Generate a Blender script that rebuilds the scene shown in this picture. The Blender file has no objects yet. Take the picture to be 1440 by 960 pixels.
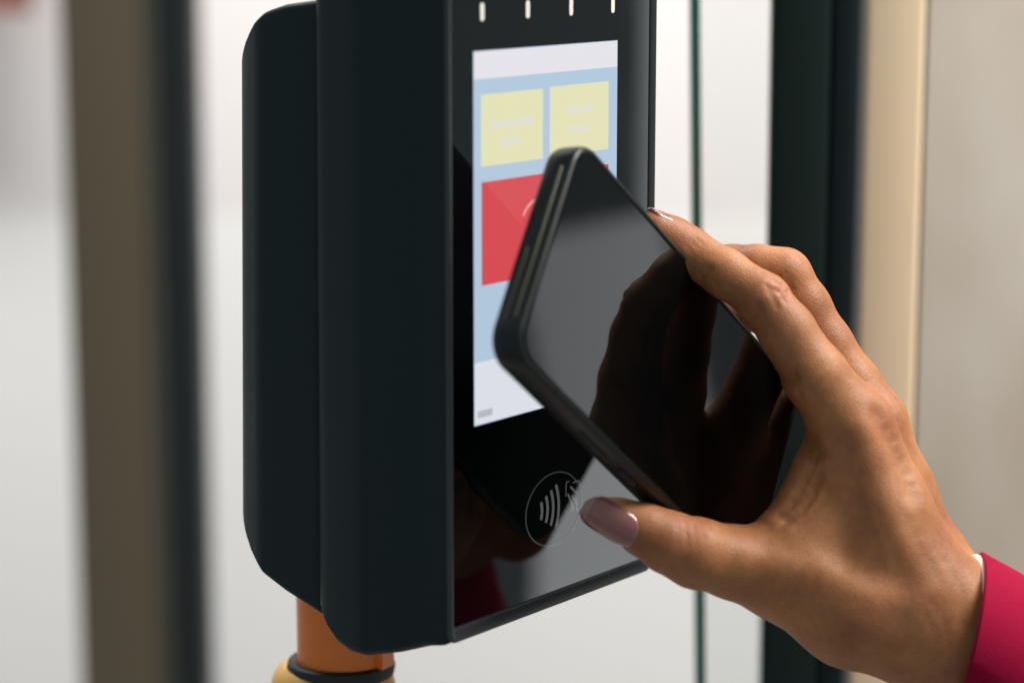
import bpy, bmesh, math, random
import numpy as np
from mathutils import Vector, Matrix
random.seed(4)
sc = bpy.context.scene
col = sc.collection

# ------------------------------------------------------------------ camera, world, lights
CAM_H = 1450.0                                   # lens height above the floor, mm
PITCH = math.atan(620 / 3400.0)
cd = bpy.data.cameras.new('camera'); cam = bpy.data.objects.new('camera', cd); col.objects.link(cam)
cam.location = (0, 0, CAM_H * .001)
cam.rotation_euler = (math.pi / 2 - PITCH, 0, 0)
cd.lens = 85; cd.sensor_width = 36; cd.clip_start = .05; cd.clip_end = 100
cd.dof.use_dof = True; cd.dof.focus_distance = .775; cd.dof.aperture_fstop = 5.6; cd.dof.aperture_blades = 0
sc.camera = cam

w = bpy.data.worlds.new('World'); sc.world = w; w.use_nodes = True
bgn = w.node_tree.nodes['Background']
bgn.inputs['Color'].default_value = (.82, .95, 1.0, 1); bgn.inputs['Strength'].default_value = .32

def area(name, loc, target, size, power, color):
    l = bpy.data.lights.new(name, 'AREA'); l.shape = 'RECTANGLE'; l.size = size[0]; l.size_y = size[1]
    l.energy = power; l.color = color
    o = bpy.data.objects.new(name, l); col.objects.link(o); o.location = loc
    o.rotation_euler = (Vector(target) - Vector(loc)).to_track_quat('-Z', 'Y').to_euler()
    return o
area('ceiling_lamp', (.95, .72, 2.35), (.12, .82, 1.25), (.7, .7), 33, (1, .95, .88))
area('background_lamp', (-.2, 2.0, 3.2), (0, 3.1, .9), (3.0, .5), 122, (1, .965, .935))  # added lamp with no visible fixture, only brightens the pale wall
area('phone_reflection_lamp', (2.0, 1.497, 1.205), (.1, .76, 1.28), (.18, .36), .46, (.95, .98, 1))  # added unseen lamp, sized to give the grey reflection in the phone screen
area('reader_reflection_lamp', (2.0, 1.43, .73), (.1, .76, 1.28), (.30, .50), 1.15, (.95, .98, 1))  # second added lamp out of view, for the grey reflection low in the reader glass

sc.view_settings.view_transform = 'Standard'; sc.view_settings.look = 'None'
sc.view_settings.exposure = 0; sc.view_settings.gamma = 1

# ------------------------------------------------------------------ measuring helpers (camera frame in mm)
F_PX = 3400.0
FW = np.array([0, math.cos(PITCH), -math.sin(PITCH)]); UP = np.array([0, math.sin(PITCH), math.cos(PITCH)]); RT = np.array([1., 0, 0])
def ray(px, py): return FW + RT * (px - 720) / F_PX - UP * (py - 480) / F_PX
def at(px, py, d): return ray(px, py) * d
def proj(P):
    z = P @ FW; return 720 + F_PX * (P @ RT) / z, 480 - F_PX * (P @ UP) / z, z
def W(p): return Vector((p[0] * .001, p[1] * .001, (p[2] + CAM_H) * .001))
AZ = math.radians(37.8)
U = np.array([math.sin(AZ), math.cos(AZ), 0]); N = np.array([math.cos(AZ), -math.sin(AZ), 0]); Z = np.array([0, 0, 1.])
NP = -455.0                                       # the reader's glass lies on the plane P.N = NP
KR = 447.0 / 455.0                                # true size of the reader against the first measurements
def panel(u, z, h=0): return (U * u + N * (NP + h) + Z * z) * KR

# ------------------------------------------------------------------ materials
def srgb(r, g, b):
    f = lambda c: c / 12.92 if c <= .04045 else ((c + .055) / 1.055) ** 2.4
    return (f(r / 255), f(g / 255), f(b / 255), 1)
def mat(name, color, rough=.5, metal=0, ior=1.5, coat=0, bump=0, bscale=400, var=0, vscale=20, rvar=0, emit=None, estr=0, sss=0, spec=.5):
    m = bpy.data.materials.new(name); m.use_nodes = True
    nt = m.node_tree; b = nt.nodes['Principled BSDF']
    b.inputs['Base Color'].default_value = color if len(color) == 4 else (*color, 1)
    b.inputs['Roughness'].default_value = rough; b.inputs['Metallic'].default_value = metal
    b.inputs['IOR'].default_value = ior; b.inputs['Coat Weight'].default_value = coat; b.inputs['Coat Roughness'].default_value = .08
    b.inputs['Specular IOR Level'].default_value = spec
    if emit: b.inputs['Emission Color'].default_value = emit; b.inputs['Emission Strength'].default_value = estr
    tc = nt.nodes.new('ShaderNodeTexCoord')
    if bump:
        n = nt.nodes.new('ShaderNodeTexNoise'); n.inputs['Scale'].default_value = bscale; n.inputs['Detail'].default_value = 4
        bp = nt.nodes.new('ShaderNodeBump'); bp.inputs['Strength'].default_value = bump; bp.inputs['Distance'].default_value = .0006
        nt.links.new(tc.outputs['Object'], n.inputs['Vector']); nt.links.new(n.outputs['Fac'], bp.inputs['Height']); nt.links.new(bp.outputs['Normal'], b.inputs['Normal'])
    if var or rvar:
        n = nt.nodes.new('ShaderNodeTexNoise'); n.inputs['Scale'].default_value = vscale; n.inputs['Detail'].default_value = 5
        nt.links.new(tc.outputs['Object'], n.inputs['Vector'])
        if var:
            mx = nt.nodes.new('ShaderNodeMix'); mx.data_type = 'RGBA'
            c = color[:3]
            mx.inputs[6].default_value = (*[v * (1 - var) for v in c], 1); mx.inputs[7].default_value = (*[min(1, v * (1 + var)) for v in c], 1)
            nt.links.new(n.outputs['Fac'], mx.inputs[0]); nt.links.new(mx.outputs[2], b.inputs['Base Color'])
        if rvar:
            mr = nt.nodes.new('ShaderNodeMapRange'); mr.inputs[3].default_value = max(0, rough - rvar); mr.inputs[4].default_value = rough + rvar
            nt.links.new(n.outputs['Fac'], mr.inputs[0]); nt.links.new(mr.outputs[0], b.inputs['Roughness'])
    return m
M = {}
M['plastic'] = mat('dark_teal_plastic', (.0024, .0135, .0160), .44, spec=.24, bump=.12, bscale=1500, var=.12, vscale=14, rvar=.07)
M['bezel'] = mat('bezel_plastic', (.030, .037, .040), .34, bump=.05, bscale=1500, rvar=.05, vscale=30)
M['glass'] = mat('black_glass', (.0012, .0022, .0028), .03, ior=1.5, rvar=.025, vscale=28)
M['ink'] = mat('white_ink', (.55, .55, .54), .02, ior=1.5)
M['ink_faint'] = mat('faint_grey_ink', (.30, .31, .32), .02, ior=1.5)
M['dash'] = mat('milky_indicator', (.80, .76, .68), .15)
M['orange'] = mat('orange_paint', (.95, .205, .012), .36, coat=.25, bump=.06, bscale=160, var=.12, vscale=30)
M['yellow'] = mat('yellow_plastic', (.88, .50, .12), .42, bump=.08, bscale=500, var=.07, vscale=25)
M['rubber'] = mat('black_rubber', (.006, .012, .013), .55, bump=.2, bscale=900)
M['phone'] = mat('phone_case', (.005, .009, .008), .34, spec=.35, bump=.05, bscale=1800, rvar=.05, vscale=60)
M['phone_edge'] = mat('phone_metal_edge', (.045, .047, .033), .45, metal=.6)
M['phone_glass'] = mat('phone_screen', (.0012, .0016, .0018), .035, ior=1.31, rvar=.03, vscale=32)
M['lens'] = mat('camera_lens', (.01, .012, .02), .05, ior=1.8)
M['nail'] = mat('nude_nail_polish', (.27, .100, .085), .12, coat=.7, var=.10, vscale=120)
M['nail_tip'] = mat('pale_nail_edge', (.34, .18, .155), .12, coat=.8)
M['sleeve'] = mat('crimson_cloth', (.30, .003, .034), .9, spec=.12, bump=.35, bscale=1700, var=.12, vscale=60)
M['cuff'] = mat('ivory_cloth', (.80, .77, .66), .7, bump=.4, bscale=900)
M['olive'] = mat('olive_paint', (.118, .095, .060), .5, bump=.05, var=.10, vscale=4)
M['olive_grey'] = mat('grey_edge', (.11, .115, .10), .5)
M['blackgreen'] = mat('black_green_paint', (.003, .010, .012), .6, spec=.2, var=.25, vscale=5, bump=.06, bscale=200)
M['dgreen'] = mat('dark_green_panel', (.005, .016, .014), .6, spec=.22, var=.12, vscale=6, bump=.06, bscale=200)
M['grey'] = mat('grey_rubber', (.115, .125, .135), .5)
M['cream'] = mat('cream_paint', (.93, .735, .49), .5, var=.04, vscale=5, bump=.04, bscale=150)
M['glassedge'] = mat('green_glass_edge', (.016, .10, .068), .2, coat=.2)
M['wall'] = mat('pale_wall', (.80, .795, .785), .8, var=.02, vscale=2, bump=.05, bscale=60)
M['wall_top'] = mat('pinkish_wall', (.735, .705, .70), .8, var=.03, vscale=2, bump=.05, bscale=60)
M['floor'] = mat('grey_floor', (.24, .235, .225), .6, var=.15, vscale=6, bump=.1, bscale=80)

# beige panel: soft vertical streaks in the paint
def beige():
    m = mat('beige_laminate', (.45, .40, .335), .55)
    nt = m.node_tree; b = nt.nodes['Principled BSDF']
    tc = nt.nodes.new('ShaderNodeTexCoord'); mp = nt.nodes.new('ShaderNodeMapping'); mp.inputs['Scale'].default_value = (7, 7, 3.0)
    n = nt.nodes.new('ShaderNodeTexNoise'); n.inputs['Scale'].default_value = 1.6; n.inputs['Detail'].default_value = 2
    cr = nt.nodes.new('ShaderNodeValToRGB')
    cr.color_ramp.elements[0].position = .3; cr.color_ramp.elements[0].color = (.47, .385, .30, 1)
    cr.color_ramp.elements[1].position = .7; cr.color_ramp.elements[1].color = (.64, .585, .51, 1)
    nt.links.new(tc.outputs['Object'], mp.inputs[0]); nt.links.new(mp.outputs[0], n.inputs['Vector']); nt.links.new(n.outputs['Fac'], cr.inputs[0]); nt.links.new(cr.outputs[0], b.inputs['Base Color'])
    return m
M['beige'] = beige()
def pane():
    m = bpy.data.materials.new('clear_pane'); m.use_nodes = True; nt = m.node_tree
    nt.nodes.remove(nt.nodes['Principled BSDF']); out = nt.nodes['Material Output']
    t = nt.nodes.new('ShaderNodeBsdfTransparent'); t.inputs[0].default_value = (.965, .972, .97, 1)
    g = nt.nodes.new('ShaderNodeBsdfGlossy'); g.inputs['Roughness'].default_value = .02
    fr = nt.nodes.new('ShaderNodeFresnel'); mx = nt.nodes.new('ShaderNodeMixShader')
    nt.links.new(fr.outputs[0], mx.inputs[0]); nt.links.new(t.outputs[0], mx.inputs[1]); nt.links.new(g.outputs[0], mx.inputs[2]); nt.links.new(mx.outputs[0], out.inputs[0])
    return m
M['pane'] = pane()
def screen_mat(name, rgb, s=.80):
    c = srgb(*rgb)
    return mat(name, (.004, .004, .005), .02, ior=1.5, emit=c, estr=s)

# ------------------------------------------------------------------ object helpers
def link(name, bm, material, parent=None, smooth=True, angle=35):
    me = bpy.data.meshes.new(name); bmesh.ops.recalc_face_normals(bm, faces=bm.faces[:]); bm.to_mesh(me); bm.free()
    o = bpy.data.objects.new(name, me); col.objects.link(o)
    for m in (material if isinstance(material, (list, tuple)) else [material]): me.materials.append(m)
    if smooth:
        me.polygons.foreach_set('use_smooth', [True] * len(me.polygons))
        me.set_sharp_from_angle(angle=math.radians(angle))
    if parent is not None:
        o.parent = parent; o.matrix_parent_inverse = parent.matrix_world.inverted()
    return o
def tag(o, label, cat=None, kind=None, group=None):
    if label: o['label'] = label
    if cat: o['category'] = cat
    if kind: o['kind'] = kind
    if group: o['group'] = group
    return o
def empty(name, p):
    e = bpy.data.objects.new(name, None); col.objects.link(e); e.location = W(p); e.empty_display_size = .02
    bpy.context.view_layer.update(); return e
def verts(bm, pts): return [bm.verts.new(W(p)) for p in pts]
def loft(bm, rings, cap0=True, cap1=True, closed=True):
    R = [verts(bm, r) for r in rings]
    k = len(R[0])
    for a, b in zip(R[:-1], R[1:]):
        for i in range(k if closed else k - 1):
            j = (i + 1) % k; bm.faces.new((a[i], a[j], b[j], b[i]))
    if cap0: bm.faces.new(R[0][::-1])
    if cap1: bm.faces.new(R[-1])
    return R
def rrect(u0, u1, z0, z1, r, seg=6):
    out = []
    for cx, cz, a0 in ((u1 - r, z1 - r, 0), (u0 + r, z1 - r, 90), (u0 + r, z0 + r, 180), (u1 - r, z0 + r, 270)):
        for k in range(seg + 1):
            a = math.radians(a0 + 90 * k / seg); out.append((cx + r * math.cos(a), cz + r * math.sin(a)))
    return out
def box_pts(c0, c1): ...

# ------------------------------------------------------------------ setting behind
def vplane_box(name, x0, x1, d, th, zt, zb, material, parent=None, yaw=0):
    """upright board whose front face spans pixel columns x0..x1 (at mid height) at forward distance d, th mm thick"""
    X0 = (x0 - 720) / F_PX * d; X1 = (x1 - 720) / F_PX * d
    y = d * math.cos(PITCH)
    bm = bmesh.new(); r = min(2.5, abs(X1 - X0) * .2, th * .3)
    ring = lambda z: [(a, b, z) for a, b in rrect(X0, X1, y, y + th, r, 3)]
    loft(bm, [ring(zb), ring(zt)])
    return link(name, bm, material, parent)

def board(name, xa, xb, ya, yb, za, zb, material, parent=None, r=2):
    bm = bmesh.new()
    loft(bm, [[(a, b, z) for a, b in rrect(xa, xb, ya, yb, r, 3)] for z in (za, zb)])
    return link(name, bm, material, parent)

FL = -CAM_H
o = board('floor', -2600, 2300, -900, 3200, FL - 60, FL, M['floor']); tag(o, None, None, 'structure')
o = board('wall', -2600, 1500, 3100, 3180, FL, -402, M['wall']); tag(o, None, None, 'structure')
o = board('wall', -2600, 1500, 3100, 3180, -402, 900, M['wall_top']); tag(o, None, None, 'structure')

# olive post, far left and well out of focus
e = empty('olive_post', at(150, 480, 2100) * np.array([1, 1, 0]) + np.array([0, 0, FL]))
tag(e, 'blurred olive brown upright post with a black edge strip', 'post')
vplane_box('post_face', 98, 212, 2100, 60, 700, FL, M['olive'], e)
vplane_box('grey_trim', 213, 236, 2106, 50, 700, FL, M['olive_grey'], e)
vplane_box('edge_strip', 237, 282, 2096, 60, 700, FL, M['rubber'], e)

o = board('hanging_board', -1100, -585, 2960, 2990, -135, 300, mat('red_brown_board', (.20, .07, .05), .6)); tag(o, 'blurred reddish brown board high up beyond the olive post', 'board')
# right-hand door assembly
e = empty('glass_pane', np.array([85, 960, FL])); tag(e, 'clear upright glass sheet with a dark green polished edge', 'glass')
def slanted(name, p0t, p0b, p1t, p1b, d, th, material, parent):
    onto = lambda p: ray(*p) * (d / ray(*p)[1])                  # upright sheet at forward distance d, run on to floor and ceiling height
    def run(a, b, z): a, b = onto(a), onto(b); return a + (b - a) * (z - a[2]) / (b[2] - a[2])
    bm = bmesh.new(); q = [run(p0t, p0b, 500), run(p1t, p1b, 500), run(p1t, p1b, FL), run(p0t, p0b, FL)]
    loft(bm, [[p for p in q], [p + np.array([0, th, 0]) for p in q]])
    return link(name, bm, material, parent)
slanted('pane_edge', (970, -60), (979, 1020), (984, -60), (993, 1020), 955, 9, M['glassedge'], e)
slanted('pane_sheet', (986, -60), (995, 1020), (1085, -60), (1068, 1020), 957, 6, M['pane'], e)
e = empty('door_post', np.array([125, 1000, FL])); tag(e, 'dark green black door post with a thin grey rubber strip', 'post')
vplane_box('post_face', 1078, 1160, 985, 12, 500, FL, M['dgreen'], e)
vplane_box('post_return', 1160, 1196, 985.5, 30, 500, FL, M['blackgreen'], e)
vplane_box('rubber_strip', 1196.6, 1205, 987, 40, 500, FL, M['grey'], e)
e = empty('cream_post', np.array([160, 1000, FL])); tag(e, 'cream yellow flat upright post beside the dark door post', 'post')
vplane_box('post_face', 1206, 1289, 990, 30, 500, FL, M['cream'], e)
vplane_box('edge_seam', 1289.5, 1293, 992, 28, 500, FL, M['olive'], e)
e = empty('beige_partition', np.array([230, 1500, FL])); tag(e, 'blurred beige grey partition behind the cream post', 'partition')
board('panel', 225, 640, 1500, 1530, FL, 700, M['beige'], e)

# ------------------------------------------------------------------ ticket reader
val = empty('ticket_reader', panel(608, -238, -60))
tag(val, 'dark teal contactless ticket reader with colour touchscreen on an orange pole', 'ticket reader')

def housing(name, plan, top, bot, r, material):
    """plan: outline seen from above as (u, s), s = depth behind the glass; top / bot: end height by depth; r: edge rounding"""
    bm = bmesh.new(); rings = []; P = np.array(plan, float); n = len(P); c = P.mean(0)
    T = np.roll(P, -1, 0) - np.roll(P, 1, 0); nr = np.stack([T[:, 1], -T[:, 0]], 1); nr /= np.linalg.norm(nr, axis=1)[:, None]
    if np.sum(nr * (P - c)) > 0: nr = -nr                       # inward
    deeper = lambda z: 1 + .048 * min(1, max(0, (-40 - z) / 190))   # the shell grows a little deeper towards its foot
    for end, prof, sg in ((0, bot, 1), (1, top, -1)):
        steps = [(1.0, 0), (.7, .06), (.4, .2), (.18, .42), (.05, .7), (0, 1.0)]
        for a, b in (steps if end == 0 else steps[::-1]):
            ring = []
            for p, q in zip(P, nr):
                fr = min(1, max(.25, (p[1] - 1) / 8)) if name == 'front_shell' else 1
                x = p + q * r * a * fr
                z = np.interp(p[1], prof[0], prof[1]) + sg * r * b * fr
                ring.append(panel(x[0], z, -x[1] * deeper(z)))
            rings.append(ring)
    # caps as fans towards a mid spine so that they follow the profile
    R = loft(bm, rings, False, False)
    for rr_, prof in ((R[0], bot), (R[-1], top)):
        h = len(rr_) // 2
        for k in range(h - 1): bm.faces.new((rr_[k], rr_[k + 1], rr_[len(rr_) - 2 - k], rr_[len(rr_) - 1 - k]))
    return link(name, bm, material, val, angle=32)
def half_plan(pts, uc):
    """left half outline (front to back) with filleted corners, mirrored about u = uc; ordered so that vertex k faces vertex n-1-k"""
    out = []
    for i, (u, s_, r) in enumerate(pts):
        if r == 0 or i in (0, len(pts) - 1): out.append((u, s_)); continue
        p0, p1, p2 = (np.array(pts[i + d][:2], float) for d in (-1, 0, 1))
        a = (p0 - p1) / np.linalg.norm(p0 - p1); b = (p2 - p1) / np.linalg.norm(p2 - p1)
        for k in range(9):
            t = k / 8; q = (1 - t) ** 2 * (p1 + a * r) + 2 * t * (1 - t) * p1 + t * t * (p1 + b * r); out.append((q[0], q[1]))
    fine = []
    for (a, b), (c, d) in zip(out[:-1], out[1:]):
        m = max(1, int(math.hypot(c - a, d - b) / 2.0))
        fine += [(a + (c - a) * k / m, b + (d - b) * k / m) for k in range(m)]
    fine.append(out[-1])
    return fine + [(2 * uc - a, b) for a, b in fine[::-1]]
UC = 608.7
housing('front_shell', half_plan([(554.4, .5, 0), (554.4, 35, 2.5), (558.4, 57, 6.5), (580, 57, 0)], UC),
        ((0, 60), (24, 24)), ((0, 8, 20, 33, 40, 46, 51, 54.5, 57), (-225.9, -228.2, -232.8, -236.6, -237.0, -235.4, -231.6, -226.5, -219)), 3.0, M['plastic'])
housing('rear_shell', half_plan([(566, 53, 0), (563.5, 60, 1), (563.5, 85, 2.5), (568.5, 99, 6.5), (585, 99, 0)], UC),
        ((53, 60, 74, 82, 88, 92, 96, 99), (-30.3, -30.6, -32.4, -34.6, -38, -42, -48, -54)), ((53, 60, 74, 84, 90, 94, 97, 99), (-232, -229.5, -224.9, -220.6, -215.5, -210, -204, -198)), 2.4, M['plastic'])

# bezel: raised lip round the glass, bevelled at the foot
GU0, GU1, GZ0, GZ1 = 557.4, 660.2, -221.0, -28.8
bm = bmesh.new()
def ring(d, h, r): return [panel(a, b, h) for a, b in rrect(GU0 - d, GU1 + d, GZ0 - d * 1.68, GZ1 + d, r, 5)]
loft(bm, [ring(2.9, -1.0, 3.0), ring(2.9, .3, 3.0), ring(2.75, .95, 2.9), ring(2.45, 1.25, 2.8), ring(2.1, 1.2, 2.6), ring(.55, .38, 1.8), ring(.35, .1, 1.7), ring(.3, -.2, 1.6), ring(0.05, -.3, 1.5), ring(0.05, -1.2, 1.5)], False, False)
link('bezel', bm, M['bezel'], val, angle=50)
bm = bmesh.new()
rr = rrect(GU0 + .12, GU1 - .12, GZ0 + .12, GZ1 - .12, 1.4, 5)
loft(bm, [[panel(a, b, h) for a, b in rr] for h in (-1.2, 0)])
glass = link('glass_front', bm, M['glass'], val, angle=30)

def slab(name, outline, h0, h1, material, parent):
    bm = bmesh.new(); loft(bm, [[panel(a, b, h) for a, b in outline] for h in (h0, h1)])
    return link(name, bm, material, parent, smooth=False)
def rect(u0, u1, z0, z1): return [(u0, z0), (u1, z0), (u1, z1), (u0, z1)]
S0, S1, T0, T1 = 567.6, 642.2, -159.2, -44.5
disp = slab('display', rect(S0, S1, T0, T1), .02, .06, screen_mat('display_blue', (184, 208, 230), .90), val)
slab('header_bar', rect(S0 + .2, S1 - .2, -53, T1 - .2), .07, .10, screen_mat('display_white', (228, 227, 233), .98), disp)
slab('footer_bar', rect(S0 + .2, S1 - .2, T0 + .2, -139.5), .07, .10, screen_mat('display_white_low', (222, 224, 234), .98), disp)
ym = screen_mat('display_yellow', (231, 229, 184), .95); rm = screen_mat('display_red', (222, 80, 86), .92); tm = screen_mat('display_text', (226, 225, 224), .95); tw = screen_mat('display_text_white', (236, 150, 152), .95)
slab('yellow_button', rect(571.2, 602.2, -79.5, -57.7), .07, .10, ym, disp)
slab('yellow_button', rect(605.8, 637.4, -79.3, -57.4), .07, .10, ym, disp)
slab('red_button', rect(571.4, 637.6, -115.9, -84.2), .07, .10, rm, disp)
slab('fine_print', rect(569.3, 576.5, -157, -154.8), .105, .12, screen_mat('display_grey', (196, 197, 206), .86), disp)
# the captions on the buttons are too soft to read: short strokes of pale type
def caption(u0, u1, z, hgt, seed, m):
    rnd = random.Random(seed); bm = bmesh.new(); x = u0
    while x < u1:
        wd = min(rnd.uniform(1.3, 2.2), u1 - x)
        for (a, b, c, d) in ((0, .35, 0, 1), (.65, 1, 0, rnd.choice((.6, 1))), (.35, .65, *rnd.choice(((0, .25), (.4, .62), (.75, 1))))):
            loft(bm, [[panel(x + wd * p, z + hgt * q, h) for p, q in ((a, c), (b, c), (b, d), (a, d))] for h in (.11, .125)])
        x += wd + .55
    return link('caption', bm, m, disp, smooth=False)
caption(575.5, 597.5, -68.5, 2.7, 1, tm); caption(581, 590.5, -74, 2.7, 2, tm)
caption(614, 629, -66.5, 2.5, 3, tm); caption(615.5, 627, -72.6, 2.5, 4, tm)
# tap-card icon on the red button
def arcband(cu, cz, r, w_, a0, a1, n=14):
    pts = []
    for k in range(n + 1):
        a = math.radians(a0 + (a1 - a0) * k / n); pts.append((cu + (r + w_ / 2) * math.cos(a), cz + (r + w_ / 2) * math.sin(a)))
    for k in range(n, -1, -1):
        a = math.radians(a0 + (a1 - a0) * k / n); pts.append((cu + (r - w_ / 2) * math.cos(a), cz + (r - w_ / 2) * math.sin(a)))
    return pts
def band(name, arcs, h0, h1, material, parent):
    bm = bmesh.new()
    for pts in arcs:
        k = len(pts) // 2
        A = [verts(bm, [panel(p[0], p[1], h) for p in pts]) for h in (h0, h1)]
        for i in range(k - 1):
            j = len(pts) - 1 - i
            bm.faces.new((A[1][i], A[1][i + 1], A[1][j - 1], A[1][j]))
        for i in range(len(pts)):
            j = (i + 1) % len(pts); bm.faces.new((A[0][i], A[0][j], A[1][j], A[1][i]))
    return link(name, bm, material, parent, smooth=False)
band('caption', [arcband(586.6 + 3.6 * k, -107.0, 1.0, .7, 0, 360, 20) for k in range(2, 6)], .11, .125, tw, disp)
band('tap_icon', [arcband(600, -101, r, 1.1, 70, 150) for r in (5, 9)], .11, .125, tw, disp)

# indicator dashes along the top of the glass
for uc in (571.9, 594.4, 616.8, 639.4):
    o = slab('indicator_light', rrect(uc - .95, uc + .95, -35.7, -30.2, .9, 4), .02, .14, M['dash'], glass)
# contactless emblem: thin ring, four waves, small drawn hand with a card
CU, CZ, CR = 608.6, -193.5, 14.6
def flat(pts): return [(p[0], CZ + (p[1] - CZ) * .80) for p in pts]        # the print is wider than tall
band('emblem_ring', [flat(arcband(CU, CZ, 14.9, .48, 0, 360, 96))], .02, .06, M['ink_faint'], glass)
band('contactless_waves', [arcband(595.0, CZ + .6, r, 1.3, -a, a, 16) for r, a in ((7.3, 23), (10.3, 25), (13.3, 26), (16.3, 26))], .02, .06, M['ink'], glass)
def stroke(pts, w_):
    Q = [np.array(p, float) for p in pts]; Q = [2 * Q[0] - Q[1]] + Q + [2 * Q[-1] - Q[-2]]; P = []
    for a, b, c, d in zip(Q[:-3], Q[1:-2], Q[2:-1], Q[3:]):
        for k in range(6):
            t = k / 6; P.append(.5 * (2 * b + (c - a) * t + (2 * a - 5 * b + 4 * c - d) * t * t + (3 * b - a - 3 * c + d) * t ** 3))
    P.append(Q[-2]); L = []; R_ = []
    for i, p in enumerate(P):
        t = P[min(i + 1, len(P) - 1)] - P[max(i - 1, 0)]; t /= np.linalg.norm(t); nrm = np.array([-t[1], t[0]])
        L.append(tuple(p + nrm * w_ / 2)); R_.append(tuple(p - nrm * w_ / 2))
    return L + R_[::-1]
HU = 615.4
band('hand_drawing', [flat(stroke([(HU + 1.5, -184.2), (HU, -184.4), (HU - .2, -190)], .4)),
                      flat(stroke([(HU + 3.6, -185.2), (HU + 6.2, -185.0), (HU + 7.4, -186.4), (HU + 7.2, -188.2)], .75)),
                      flat(stroke([(HU + 2.2, -186.4), (HU + 4.2, -188.6), (HU + 6.2, -190.2)], .9)),
                      flat(stroke([(HU + .8, -189.2), (HU + 2.2, -192.2), (HU + 3.4, -195.2), (HU + 5.6, -196.6), (HU + 8.0, -199.0)], .85)),
                      flat(stroke([(HU + 2.6, -190.4), (HU + 5.0, -193.0), (HU + 5.4, -195.6), (HU + 3.2, -196.6), (HU + 2.2, -195.2)], .7))], .02, .06, M['ink'], glass)

# ------------------------------------------------------------------ pole and clamp under the reader
PC = panel(608, 0, -91)
def tube_z(bm, c, prof, n=48, caps=True):
    rings = [[np.array([c[0] + KR * r * math.cos(2 * math.pi * k / n), c[1] + KR * r * math.sin(2 * math.pi * k / n), max(KR * z, FL) if z > -500 else FL]) for k in range(n)] for r, z in prof]
    loft(bm, rings, caps, caps)
pole = empty('support_pole', np.array([PC[0], PC[1], FL])); tag(pole, 'round orange painted pole with a yellow clamp collar below the reader', 'pole')
bm = bmesh.new(); tube_z(bm, PC, [(16.6, FL), (16.6, -205)]); link('tube', bm, M['orange'], pole)
bm = bmesh.new(); tube_z(bm, PC + np.array([-4.2, 1.5, 0]), [(12.0, -330), (20.6, -330), (22.2, -325), (22.2, -274), (21.9, -271), (21.0, -267.8), (19.6, -265.4), (17.6, -264), (12.0, -264.2)]); link('clamp_collar', bm, M['yellow'], pole)
bm = bmesh.new(); tube_z(bm, PC + np.array([-1.2, 0, 0]), [(15.3, -267), (18.6, -266.5), (19.1, -264), (18.6, -262.0), (17.6, -261.3), (16.4, -261.3), (15.3, -261.8)]); link('rubber_ring', bm, M['rubber'], pole)
# narrow cover strip running down the pole
d = np.array([.86, -.5, 0]); d /= np.linalg.norm(d); t = np.cross(Z, d)
bm = bmesh.new()
sec = [PC + d * a + t * b for a, b in ((14.5, -4), (18.4, -4), (18.4, 3), (14.5, 3))]
loft(bm, [[p + Z * z for p in sec] for z in (-257, -203)]); link('cover_strip', bm, M['orange'], pole, smooth=False)

# ------------------------------------------------------------------ phone
A_, B_, C_, D_ = (np.array(v) for v in ((19.899, 704.794, -66.692), (-.099, 662.251, -123.842), (97.492, 795.166, -161.116), (77.495, 752.623, -218.267)))
PO = (A_ + B_ + C_ + D_) / 4; E1 = (B_ - A_) / np.linalg.norm(B_ - A_); E2 = (C_ - A_) / np.linalg.norm(C_ - A_); E3 = np.cross(E1, E2)
if E3[1] > 0: E3 = -E3
PW, PH, PT = 74.0, 152.0, 10.6
def ph(a, b, h): return PO + E1 * a + E2 * b + E3 * h
phone = empty('smartphone', ph(0, 0, -PT / 2)); tag(phone, 'black smartphone in a slim case held tilted against the ticket reader', 'phone')
def prr(d, r): return rrect(-PW / 2 + d, PW / 2 - d, -PH / 2 + d, PH / 2 - d, r, 10)
bm = bmesh.new()
prof = [(3.4, -PT, 6.4), (1.7, -PT + .35, 7.8), (.6, -PT + 1.2, 8.9), (.1, -PT + 2.6, 9.4), (0, -PT / 2, 9.5), (.1, -2.4, 9.4), (.35, -1.0, 9.1), (.8, -.15, 8.7), (1.5, .28, 8.1), (2.1, .22, 7.5), (2.4, -.25, 7.1)]
loft(bm, [[ph(a, b, h) for a, b in prr(dd, r)] for dd, h, r in prof])
link('case', bm, M['phone'], phone, angle=60)
bm = bmesh.new(); loft(bm, [[ph(a, b, h) for a, b in prr(dd, r)] for dd, h, r in [(2.45, -.5, 7.1), (2.45, -.12, 7.1), (2.9, .05, 6.7)]])
link('screen', bm, M['phone_glass'], phone, angle=8)
# raised ribs of the case along the short top edge and the long lower edge, volume keys
def rib(name, a0, b0, a1, b1, h, r, material):
    bm = bmesh.new(); p0 = ph(a0, b0, h); p1 = ph(a1, b1, h); ax = p1 - p0; L = np.linalg.norm(ax); ax /= L
    s1 = E3; s2 = np.cross(ax, s1); rings = []
    for t_, rr_ in ((0, .2), (.4, .8), (1.2, 1), (L - 1.2, 1), (L - .4, .8), (L, .2)):
        rings.append([p0 + ax * t_ + (s1 * math.cos(k * math.pi / 4) + s2 * math.sin(k * math.pi / 4)) * r * rr_ for k in range(8)])
    loft(bm, rings); return link(name, bm, material, phone)
rib('case_rib', -26, -PH / 2 + .05, 26, -PH / 2 + .15, -3.0, .6, M['phone_edge'])
rib('case_rib', 2, -PH / 2 + .05, 27, -PH / 2 + .15, -6.0, .6, M['phone_edge'])
rib('side_key', PW / 2, -30, PW / 2, -12, -4.5, .9, M['phone'])
rib('side_key', PW / 2, -6, PW / 2, 4, -4.5, .9, M['phone'])
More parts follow.
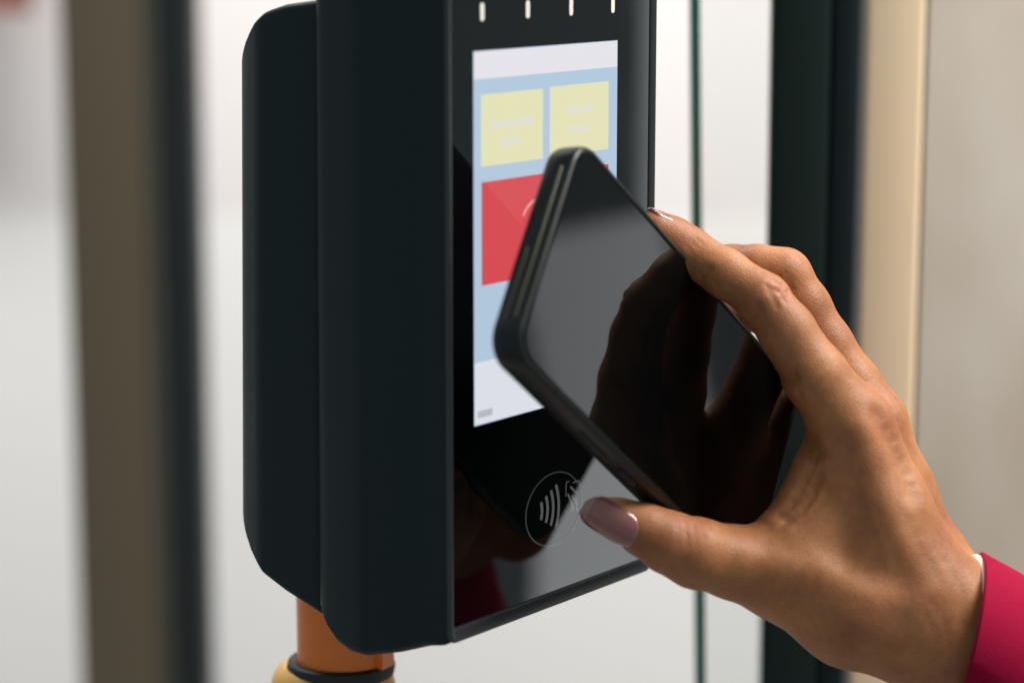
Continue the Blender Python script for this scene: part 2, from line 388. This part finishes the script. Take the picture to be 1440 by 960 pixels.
# camera island on the back
bm = bmesh.new()
loft(bm, [[ph(a, b, h) for a, b in rrect(8, 32, -70, -40, 6, 6)] for h in (-PT + .2, -PT - 1.2)])
isl = link('camera_island', bm, M['phone'], phone)
for (a, b) in ((14.5, -63), (14.5, -48), (25.5, -55)):
    bm = bmesh.new(); loft(bm, [[ph(a + r * math.cos(k * math.pi / 12), b + r * math.sin(k * math.pi / 12), h) for k in range(24)] for r, h in ((4.6, -PT - 1.0), (4.6, -PT - 2.0), (3.8, -PT - 2.2))])
    link('lens', bm, M['lens'], isl)

# ------------------------------------------------------------------ the hand: a distance field turned into one skin
VOX = .6
def P3(t): return at(t[0], t[1], t[2])
chains = dict(
 index=[(922,321,757,5.8),(945,337,759,6.9),(968,353,759,7.3),(1021,385,753,7.3),(1074,421,748,7.9),(1106,465,747,8.6),(1146,528,747,9.9),(1200,600,750,12.0)],
 middle=[(968,374,779,6.4),(1030,378,776,7.5),(1066,380,771,7.9),(1102,388,769,8.6),(1130,432,769,8.4),(1160,485,769,8.7),(1196,546,769,10.0),(1224,596,768,11.2)],
 ring=[(985,425,796,6.1),(1040,430,801,7.2),(1104,446,800,8.2),(1150,530,796,8.6),(1204,616,790,11.0)],
 little=[(1045,505,818,5.6),(1085,505,822,6.4),(1128,512,824,7.1),(1160,570,814,7.6),(1200,648,806,9.5)],
 thumb=[(843,715,738,4.0),(872,728,738,5.8),(905,744,739,7.9),(940,762,740,9.3),(978,777,741,10.6),(1035,791,747,11.3),(1105,807,751,14.0)])
palm = [((1200,600,750,12.0),(1246,715,750,12.4)), ((1246,715,750,12.4),(1302,832,752,15.4)),
        ((1224,596,768,11.2),(1262,690,769,10.3)), ((1262,690,769,10.3),(1308,800,768,12.5)), ((1308,800,768,12.5),(1345,862,764,15.4)),
        ((1204,616,790,11.0),(1300,830,782,14.3)), ((1200,648,806,9.5),(1300,850,794,13.4)),
        ((1105,807,751,14.0),(1200,852,751,17.8)), ((1200,852,751,17.8),(1292,880,752,17.3)),
        ((1178,655,751,10.4),(1235,775,750,14.3)), ((1235,775,750,14.3),(1300,850,752,17)),
        ((1162,628,753,7.6),(1148,655,752,5.0)), ((1148,655,752,5.0),(1130,698,751,5.4)), ((1130,698,751,5.4),(1106,745,750,8.6)),
        ((1175,690,751,10.4),(1140,775,750,12.4)), ((1190,700,758,11.4),(1180,800,756,14.3)),
        ((1302,840,752,16),(1350,866,752,15)), ((1290,885,752,17),(1350,925,752,16)), ((1320,870,770,16),(1360,895,772,16)),
        ((1350,866,752,15),(1540,965,746,11)), ((1350,925,752,16),(1530,1000,746,12)), ((1358,895,772,16),(1540,985,762,12))]
allp = [P3(q) for c in chains.values() for q in c] + [P3(q) for s in palm for q in s]
lo = np.min(allp, 0) - 26; hi = np.max(allp, 0) + 26
hi[0] = at(1428, 900, 755)[0]
dims = np.ceil((hi - lo) / VOX).astype(int)
xs, ys, zs = (lo[i] + VOX * np.arange(dims[i]) for i in range(3))
def field(): return np.full(dims, 60., np.float32)
def cone_into(f, a, b, ra, rb, k, pad=22.):
    a = np.asarray(a); b = np.asarray(b)
    m = max(ra, rb) + pad
    i0 = np.clip(((np.minimum(a, b) - m - lo) / VOX).astype(int), 0, dims); i1 = np.clip(((np.maximum(a, b) + m - lo) / VOX).astype(int) + 1, 0, dims)
    if np.any(i1 <= i0): return
    X = xs[i0[0]:i1[0], None, None].astype(np.float32); Y = ys[None, i0[1]:i1[1], None].astype(np.float32); Zz = zs[None, None, i0[2]:i1[2]].astype(np.float32)
    ba = b - a; L2 = float(ba @ ba)
    t = np.clip(((X - a[0]) * ba[0] + (Y - a[1]) * ba[1] + (Zz - a[2]) * ba[2]) / L2, 0, 1)
    d = np.sqrt((X - a[0] - t * ba[0]) ** 2 + (Y - a[1] - t * ba[1]) ** 2 + (Zz - a[2] - t * ba[2]) ** 2) - (ra + t * (rb - ra))
    g = f[i0[0]:i1[0], i0[1]:i1[1], i0[2]:i1[2]]
    h = np.maximum(k - np.abs(g - d), 0) / k
    g[...] = np.minimum(g, d) - h * h * k * .25
def smin(a, b, k):
    h = np.maximum(k - np.abs(a - b), 0) / k
    return np.minimum(a, b) - h * h * k * .25
FP = field()
for s0, s1 in palm: cone_into(FP, P3(s0), P3(s1), s0[3], s1[3], 6.)
FH = FP.copy()
for nm, c in chains.items():
    f = field()
    for s0, s1 in zip(c[:-1], c[1:]): cone_into(f, P3(s0), P3(s1), s0[3], s1[3], 2.5)
    FH = smin(FH, smin(f, FP, 6. if nm == 'thumb' else 4.5), .8)
    del f
del FP
def first_hit(px, py, d0=700, d1=860):
    r = ray(px, py); ds = np.arange(d0, d1, .4); P = r[None] * ds[:, None]
    idx = np.round((P - lo) / VOX).astype(int); ok = np.all((idx >= 0) & (idx < dims), 1)
    v = np.full(len(ds), 9.); ii = idx[ok]; v[ok] = FH[ii[:, 0], ii[:, 1], ii[:, 2]]
    k = np.argmax(v < 0)
    return P[k] if v[k] < 0 else None
def dent(pix, amp, wid):
    """push the skin in (amp > 0) or out (amp < 0) along a line lying on it"""
    pts = []
    for (x0, y0), (x1, y1) in zip(pix[:-1], pix[1:]):
        n_ = max(2, int(math.hypot(x1 - x0, y1 - y0) / 4))
        for k in range(n_): pts.append(first_hit(x0 + (x1 - x0) * k / n_, y0 + (y1 - y0) * k / n_))
    pts = [p for p in pts if p is not None]
    if not pts: return
    A = np.array(pts); m = wid * 3
    i0 = np.clip(((A.min(0) - m - lo) / VOX).astype(int), 0, dims); i1 = np.clip(((A.max(0) + m - lo) / VOX).astype(int) + 1, 0, dims)
    X = xs[i0[0]:i1[0], None, None]; Y = ys[None, i0[1]:i1[1], None]; Zz = zs[None, None, i0[2]:i1[2]]
    d2 = np.full((i1 - i0), 1e6)
    for p in pts: d2 = np.minimum(d2, (X - p[0]) ** 2 + (Y - p[1]) ** 2 + (Zz - p[2]) ** 2)
    FH[i0[0]:i1[0], i0[1]:i1[1], i0[2]:i1[2]] += (amp * np.exp(-d2 / wid ** 2)).astype(np.float32)
for pix, amp, wid in [
    ([(1205,605),(1245,715),(1305,832)], -1.0, 4.5),
    ([(1236,586),(1252,618),(1272,662),(1284,695)], 1.5, 3.6),
    ([(1050,782),(1150,805),(1285,850)], -1.0, 5.0), ([(1165,690),(1190,750),(1230,790)], 1.3, 9.0),
    ([(1082,392),(1097,398),(1108,414)], .8, .8), ([(1088,407),(1099,413),(1106,426)], .8, .8), ([(1097,389),(1109,399),(1116,414)], .7, .8), ([(1078,402),(1090,418)], .5, .8),
    ([(986,388),(1001,377)], .8, 1.3), ([(1048,442),(1068,430)], .9, 1.4), ([(1092,528),(1104,534),(1120,531)], 1.9, 1.5),
    ([(1112,604),(1126,622),(1142,628)], 4.2, 2.8), ([(1136,628),(1154,640)], 1.8, 2.4), ([(1097,724),(1120,702),(1140,662),(1150,632)], 1.5, 1.3), ([(1107,732),(1134,706),(1154,668)], 1.1, 1.4),
    ([(972,722),(982,730),(988,738)], .7, 1.0), ([(992,730),(1000,745)], .5, 1.1), ([(958,742),(966,760)], .15, 1.0),
    ([(1115,352),(1128,362),(1134,376)], .5, 1.0), ([(1122,350),(1134,360)], .4, .9),
    ([(1330,790),(1352,830),(1350,880)], .3, 2.0),
    ([(1084,384),(1096,390),(1104,400)], .5, .7), ([(1092,398),(1104,406),(1112,420)], .6, .7), ([(1080,412),(1090,424),(1094,436)], .45, .7), ([(1104,384),(1116,396)], .4, .7),
    ([(980,336),(990,346)], .4, .8), ([(973,340),(983,352)], .4, .8), ([(966,346),(974,356)], .3, .8), ([(1004,398),(1012,404)], .4, .9), ([(1056,446),(1074,436)], .6, .8),
    ([(950,728),(954,748),(950,770)], .2, .7), ([(962,730),(967,752),(964,772)], .28, .7), ([(975,736),(979,756),(976,772)], .26, .7), ([(986,742),(990,760)], .22, .7),
    ([(1112,716),(1140,690),(1158,652)], .6, .8), ([(1098,738),(1128,722),(1150,692)], .5, .9), ([(1120,742),(1150,716),(1166,690)], .35, 1.0),
    ([(1140,548),(1150,560)], .3, 1.0), ([(1122,548),(1130,566)], .3, 1.0),
    ([(1215,680),(1222,720),(1240,760),(1250,800)], -.16, 1.8), ([(1280,720),(1296,760),(1326,800)], -.16, 1.8),
    ([(1180,900),(1240,918),(1300,926)], .2, 1.4), ([(1300,860),(1316,890),(1318,930)], .14, 1.5), ([(1312,850),(1330,880),(1334,920)], .16, 1.5)]:
    dent(pix, amp, wid)
MOLE = first_hit(1046, 348)
def surface_nets(f):
    s = f < 0
    c = np.stack([s[i:s.shape[0] - 1 + i, j:s.shape[1] - 1 + j, k:s.shape[2] - 1 + k] for i in (0, 1) for j in (0, 1) for k in (0, 1)])
    cnt = c.sum(0); act = (cnt > 0) & (cnt < 8); del c
    I = np.argwhere(act); vid = np.full(act.shape, -1, np.int64); vid[tuple(I.T)] = np.arange(len(I))
    corner = [(i, j, k) for i in (0, 1) for j in (0, 1) for k in (0, 1)]
    V = np.stack([f[I[:, 0] + i, I[:, 1] + j, I[:, 2] + k] for i, j, k in corner], 1)
    acc = np.zeros((len(I), 3)); n = np.zeros(len(I))
    for a in range(8):
        for b in range(a + 1, 8):
            pa, pb = np.array(corner[a]), np.array(corner[b])
            if np.abs(pa - pb).sum() != 1: continue
            x = (V[:, a] < 0) != (V[:, b] < 0)
            t = np.where(x, V[:, a] / np.where(x, V[:, a] - V[:, b], 1), 0)
            acc += np.where(x[:, None], pa + t[:, None] * (pb - pa), 0); n += x
    P = I + acc / n[:, None]
    Q = []
    for ax in range(3):
        o1, o2 = [(1, 2), (2, 0), (0, 1)][ax]
        sl0 = [slice(1, -1)] * 3; sl1 = [slice(1, -1)] * 3
        sl0[ax] = slice(0, -1); sl1[ax] = slice(1, None)
        a = s[tuple(sl0)]; b = s[tuple(sl1)]
        E = np.argwhere(a != b); off = np.ones(3, int); off[ax] = 0
        G = E + off
        flip = a[tuple(E.T)]
        e1 = np.zeros(3, int); e1[o1] = 1; e2 = np.zeros(3, int); e2[o2] = 1
        q = np.stack([vid[tuple((G - x).T)] for x in (0 * e1, e1, e1 + e2, e2)], 1)
        q = q[np.all(q >= 0, 1)] if False else q
        q[~flip] = q[~flip][:, ::-1]
        Q.append(q)
    return P, np.concatenate(Q)
VP, VQ = surface_nets(FH)
VQ = VQ[np.all(VQ >= 0, 1)]
# two rounds of even smoothing take the voxel steps out
ed = np.concatenate([VQ[:, [i, (i + 1) % 4]] for i in range(4)]); deg = np.bincount(ed.ravel(), minlength=len(VP))
for lam in (.5, -.52, .5, -.52, .5, -.52, .5):
    acc = np.stack([np.bincount(ed[:, 0], VP[ed[:, 1], i], len(VP)) + np.bincount(ed[:, 1], VP[ed[:, 0], i], len(VP)) for i in range(3)], 1)
    VP = VP + lam * (acc / np.maximum(deg, 1)[:, None] - VP)
VW = lo + VP * VOX
me = bpy.data.meshes.new('person')
base = at(1340, 880, 755)
me.from_pydata([tuple((v - base) * .001) for v in VW], [], [tuple(int(i) for i in q) for q in VQ]); me.update()
me.polygons.foreach_set('use_smooth', [True] * len(me.polygons))
person = bpy.data.objects.new('person', me); col.objects.link(person); person.location = W(base)
tag(person, 'right hand with painted nails in a crimson sleeve holding a black phone', 'person')
bpy.context.view_layer.update()

def skin():
    m = mat('skin', (.40, .19, .10), .50, spec=.40)
    nt = m.node_tree; b = nt.nodes['Principled BSDF']; L = nt.links.new
    tc = nt.nodes.new('ShaderNodeTexCoord')
    n1 = nt.nodes.new('ShaderNodeTexNoise'); n1.inputs['Scale'].default_value = 42; n1.inputs['Detail'].default_value = 4
    cr = nt.nodes.new('ShaderNodeValToRGB'); cr.color_ramp.elements[0].position = .30; cr.color_ramp.elements[0].color = (.305, .108, .040, 1)
    cr.color_ramp.elements[1].position = .72; cr.color_ramp.elements[1].color = (.50, .215, .084, 1)
    L(tc.outputs['Object'], n1.inputs['Vector']); L(n1.outputs['Fac'], cr.inputs[0])
    n2 = nt.nodes.new('ShaderNodeTexNoise'); n2.inputs['Scale'].default_value = 420; n2.inputs['Detail'].default_value = 5
    mx = nt.nodes.new('ShaderNodeMix'); mx.data_type = 'RGBA'; mx.blend_type = 'MULTIPLY'
    c2 = nt.nodes.new('ShaderNodeValToRGB'); c2.color_ramp.elements[0].color = (.80, .76, .74, 1); c2.color_ramp.elements[0].position = .3; c2.color_ramp.elements[1].position = .65
    L(tc.outputs['Object'], n2.inputs['Vector']); L(n2.outputs['Fac'], c2.inputs[0]); mx.inputs[0].default_value = .7
    L(cr.outputs[0], mx.inputs[6]); L(c2.outputs[0], mx.inputs[7])
    # redder knuckles (index and middle joints), a mole
    last = mx.outputs[2]
    def spot(p, r, c, fac):
        nonlocal last
        g = nt.nodes.new('ShaderNodeVectorMath'); g.operation = 'DISTANCE'; g.inputs[1].default_value = tuple((np.asarray(p) - base) * .001)
        L(tc.outputs['Object'], g.inputs[0])
        r_ = nt.nodes.new('ShaderNodeMapRange'); r_.interpolation_type = 'SMOOTHSTEP'; r_.inputs[1].default_value = r[0] * .001; r_.inputs[2].default_value = r[1] * .001; r_.inputs[3].default_value = fac; r_.inputs[4].default_value = 0
        L(g.outputs['Value'], r_.inputs[0])
        k = nt.nodes.new('ShaderNodeMix'); k.data_type = 'RGBA'; k.inputs[7].default_value = c; L(r_.outputs[0], k.inputs[0]); L(last, k.inputs[6]); last = k.outputs[2]
    for q in ((1100, 405), (1240, 600), (1128, 360), (975, 740), (960, 330)):
        h = first_hit(*q)
        if h is not None: spot(h, (1, 9), (.46, .15, .085, 1), .40)
    if MOLE is not None: spot(MOLE, (.35, .8), (.10, .035, .02, 1), .9)
    L(last, b.inputs['Base Color'])
    v = nt.nodes.new('ShaderNodeTexVoronoi'); v.inputs['Scale'].default_value = 1100; v.feature = 'DISTANCE_TO_EDGE'
    n3 = nt.nodes.new('ShaderNodeTexNoise'); n3.inputs['Scale'].default_value = 260; n3.inputs['Detail'].default_value = 6
    ad = nt.nodes.new('ShaderNodeMath'); ad.operation = 'ADD'
    L(tc.outputs['Object'], v.inputs['Vector']); L(tc.outputs['Object'], n3.inputs['Vector']); L(v.outputs[0], ad.inputs[0]); hm = nt.nodes.new('ShaderNodeMath'); hm.operation = 'MULTIPLY'; hm.inputs[1].default_value = .45; L(n3.outputs['Fac'], hm.inputs[0]); L(hm.outputs[0], ad.inputs[1])
    bp = nt.nodes.new('ShaderNodeBump'); bp.inputs['Strength'].default_value = .34; bp.inputs['Distance'].default_value = .0005
    L(ad.outputs[0], bp.inputs['Height']); L(bp.outputs[0], b.inputs['Normal'])
    b.inputs['Subsurface Weight'].default_value = .22; b.inputs['Subsurface Radius'].default_value = (1, .35, .18); b.inputs['Subsurface Scale'].default_value = .0028
    return m
me.materials.append(skin())

# nails
def nail(name, c, ldir, nrm, length, width, rad, label, tip=.18):
    l = ldir / np.linalg.norm(ldir); n = nrm - l * (nrm @ l); n /= np.linalg.norm(n); s = np.cross(l, n)
    bm = bmesh.new(); NL, NS = 16, 12; grid = {}
    for h in (0, 1):
        for i in range(NL + 1):
            v = i / NL                               # 0 cuticle, 1 free edge
            wv = width / 2 * 1.0 * (1 if v < .72 else math.sqrt(max(0.03, 1 - ((v - .72) / .30) ** 2)))
            if v < .30: wv *= math.sqrt(max(.02, 1 - ((.30 - v) / .302) ** 2))
            for j in range(NS + 1):
                x = (j / NS * 2 - 1) * wv
                drop = rad - math.sqrt(max(rad * rad - x * x, 0)) if abs(x) < rad else rad
                y = (v - .5) * length
                lift = -.006 * y ** 2
                p = c + l * y + s * x + n * (lift - drop + (0 if h else -.55) - (.35 if v < .06 else 0))
                grid[h, i, j] = bm.verts.new(W(p))
    for h in (0, 1):
        for i in range(NL):
            for j in range(NS):
                f = bm.faces.new((grid[h, i, j], grid[h, i + 1, j], grid[h, i + 1, j + 1], grid[h, i, j + 1])); f.material_index = 1 if i >= NL * (1 - tip) else 0
    for i in range(NL):
        for j in (0, NS): bm.faces.new((grid[0, i, j], grid[0, i + 1, j], grid[1, i + 1, j], grid[1, i, j]))
    for j in range(NS):
        for i in (0, NL): bm.faces.new((grid[0, i, j], grid[0, i, j + 1], grid[1, i, j + 1], grid[1, i, j]))
    o = link(name, bm, [M['nail'], M['nail_tip']], person, angle=60); o['label'] = label
    return o
def imgdir(dx, dy, dz): return RT * dx - UP * dy + FW * dz      # right, down, away
nt_ = imgdir(-.20, .36, -.90); nt_ /= np.linalg.norm(nt_)
e0 = at(823, 706, 738) + nt_ * 4.7; e1 = at(899, 742, 739) + nt_ * 8.9
nail('fingernail', (e0 + e1) / 2, e0 - e1, nt_, 19.5, 11.4, 7.2, 'glossy nude pink thumbnail')
ni = imgdir(.40, -.86, .12); ni /= np.linalg.norm(ni)
e0 = at(908, 311, 756) + ni * 4.9; e1 = at(955, 342, 759) + ni * 7.0
nail('fingernail', (e0 + e1) / 2, e0 - e1, ni, 14.5, 9.5, 6.4, 'pale pink nail on the forefinger', .3)

# sleeve and cuff: tubes along the forearm
def sleeve(name, cs, material, thick, flare=0, wob=0, seed=0):
    """cs: list of (centre, half height vector, half depth vector)"""
    rnd = random.Random(seed); bm = bmesh.new(); n = 56; rings = []
    ph_ = [rnd.uniform(0, 6.28) for _ in range(6)]
    def rr(c, a, b, f, ii): 
        out = []
        for k in range(n):
            t = 2 * math.pi * k / n
            wv = 1 + wob * ii * (math.sin(3 * t + ph_[0] + ii * 1.3) * .6 + math.sin(5 * t + ph_[1] - ii * .8) * .4)
            out.append(c + (a * math.cos(t) + b * math.sin(t)) * f * wv)
        return out
    outer = [rr(c, a, b, 1, i / max(1, len(cs) - 1)) for i, (c, a, b) in enumerate(cs)]
    h = np.linalg.norm(cs[0][1]); fi = 1 - thick / h
    inner = [rr(c, a, b, fi, i / max(1, len(cs) - 1)) for i, (c, a, b) in enumerate(cs)][::-1]
    ax = cs[1][0] - cs[0][0]; ax /= np.linalg.norm(ax)
    lip = [rr(cs[0][0] - ax * thick * .35, cs[0][1], cs[0][2], 1 - thick / h * .5, 0)]
    loft(bm, lip + outer + inner + lip, False, False)
    return link(name, bm, material, person, angle=70)
def ringat(top, bot, d, depthr, skew=0):
    t = at(*top, d); b = at(*bot, d); return ((t + b) / 2, (t - b) / 2, FW * depthr + RT * skew)
cs = []
c0, a0, b0 = ringat((1383, 776), (1328, 1012), 756, 30, 2); cE = np.array([430., 800., -428.])
axE = cE - c0; axE /= np.linalg.norm(axE)
aE = np.cross(axE, FW); aE = aE / np.linalg.norm(aE) * (1 if aE[2] > 0 else -1); bE = np.cross(axE, aE); bE = bE if bE @ FW > 0 else -bE
for i in range(49):
    k = i / 28; g = min(1, k); q = min(1, k * 2.6); f = 1 + .014 * math.sin(k * 38) - (.03 if i == 3 else 0)
    cs.append((c0 + (cE - c0) * k, ((1 - q) * a0 + q * aE * (31 + 18 * g)) * f, ((1 - q) * b0 + q * bE * (31 + 17 * g)) * f))
sleeve('sleeve', cs, M['sleeve'], 2.4, wob=.06, seed=3)
cs = [ringat((1368, 781), (1362, 1000), 757, 26.6, 0), ringat((1374, 779), (1368, 1000), 757, 27.0, 0), ringat((1390, 784), (1384, 1003), 757, 27.0, 0)]
sleeve('shirt_cuff', cs, M['cuff'], 1.6)
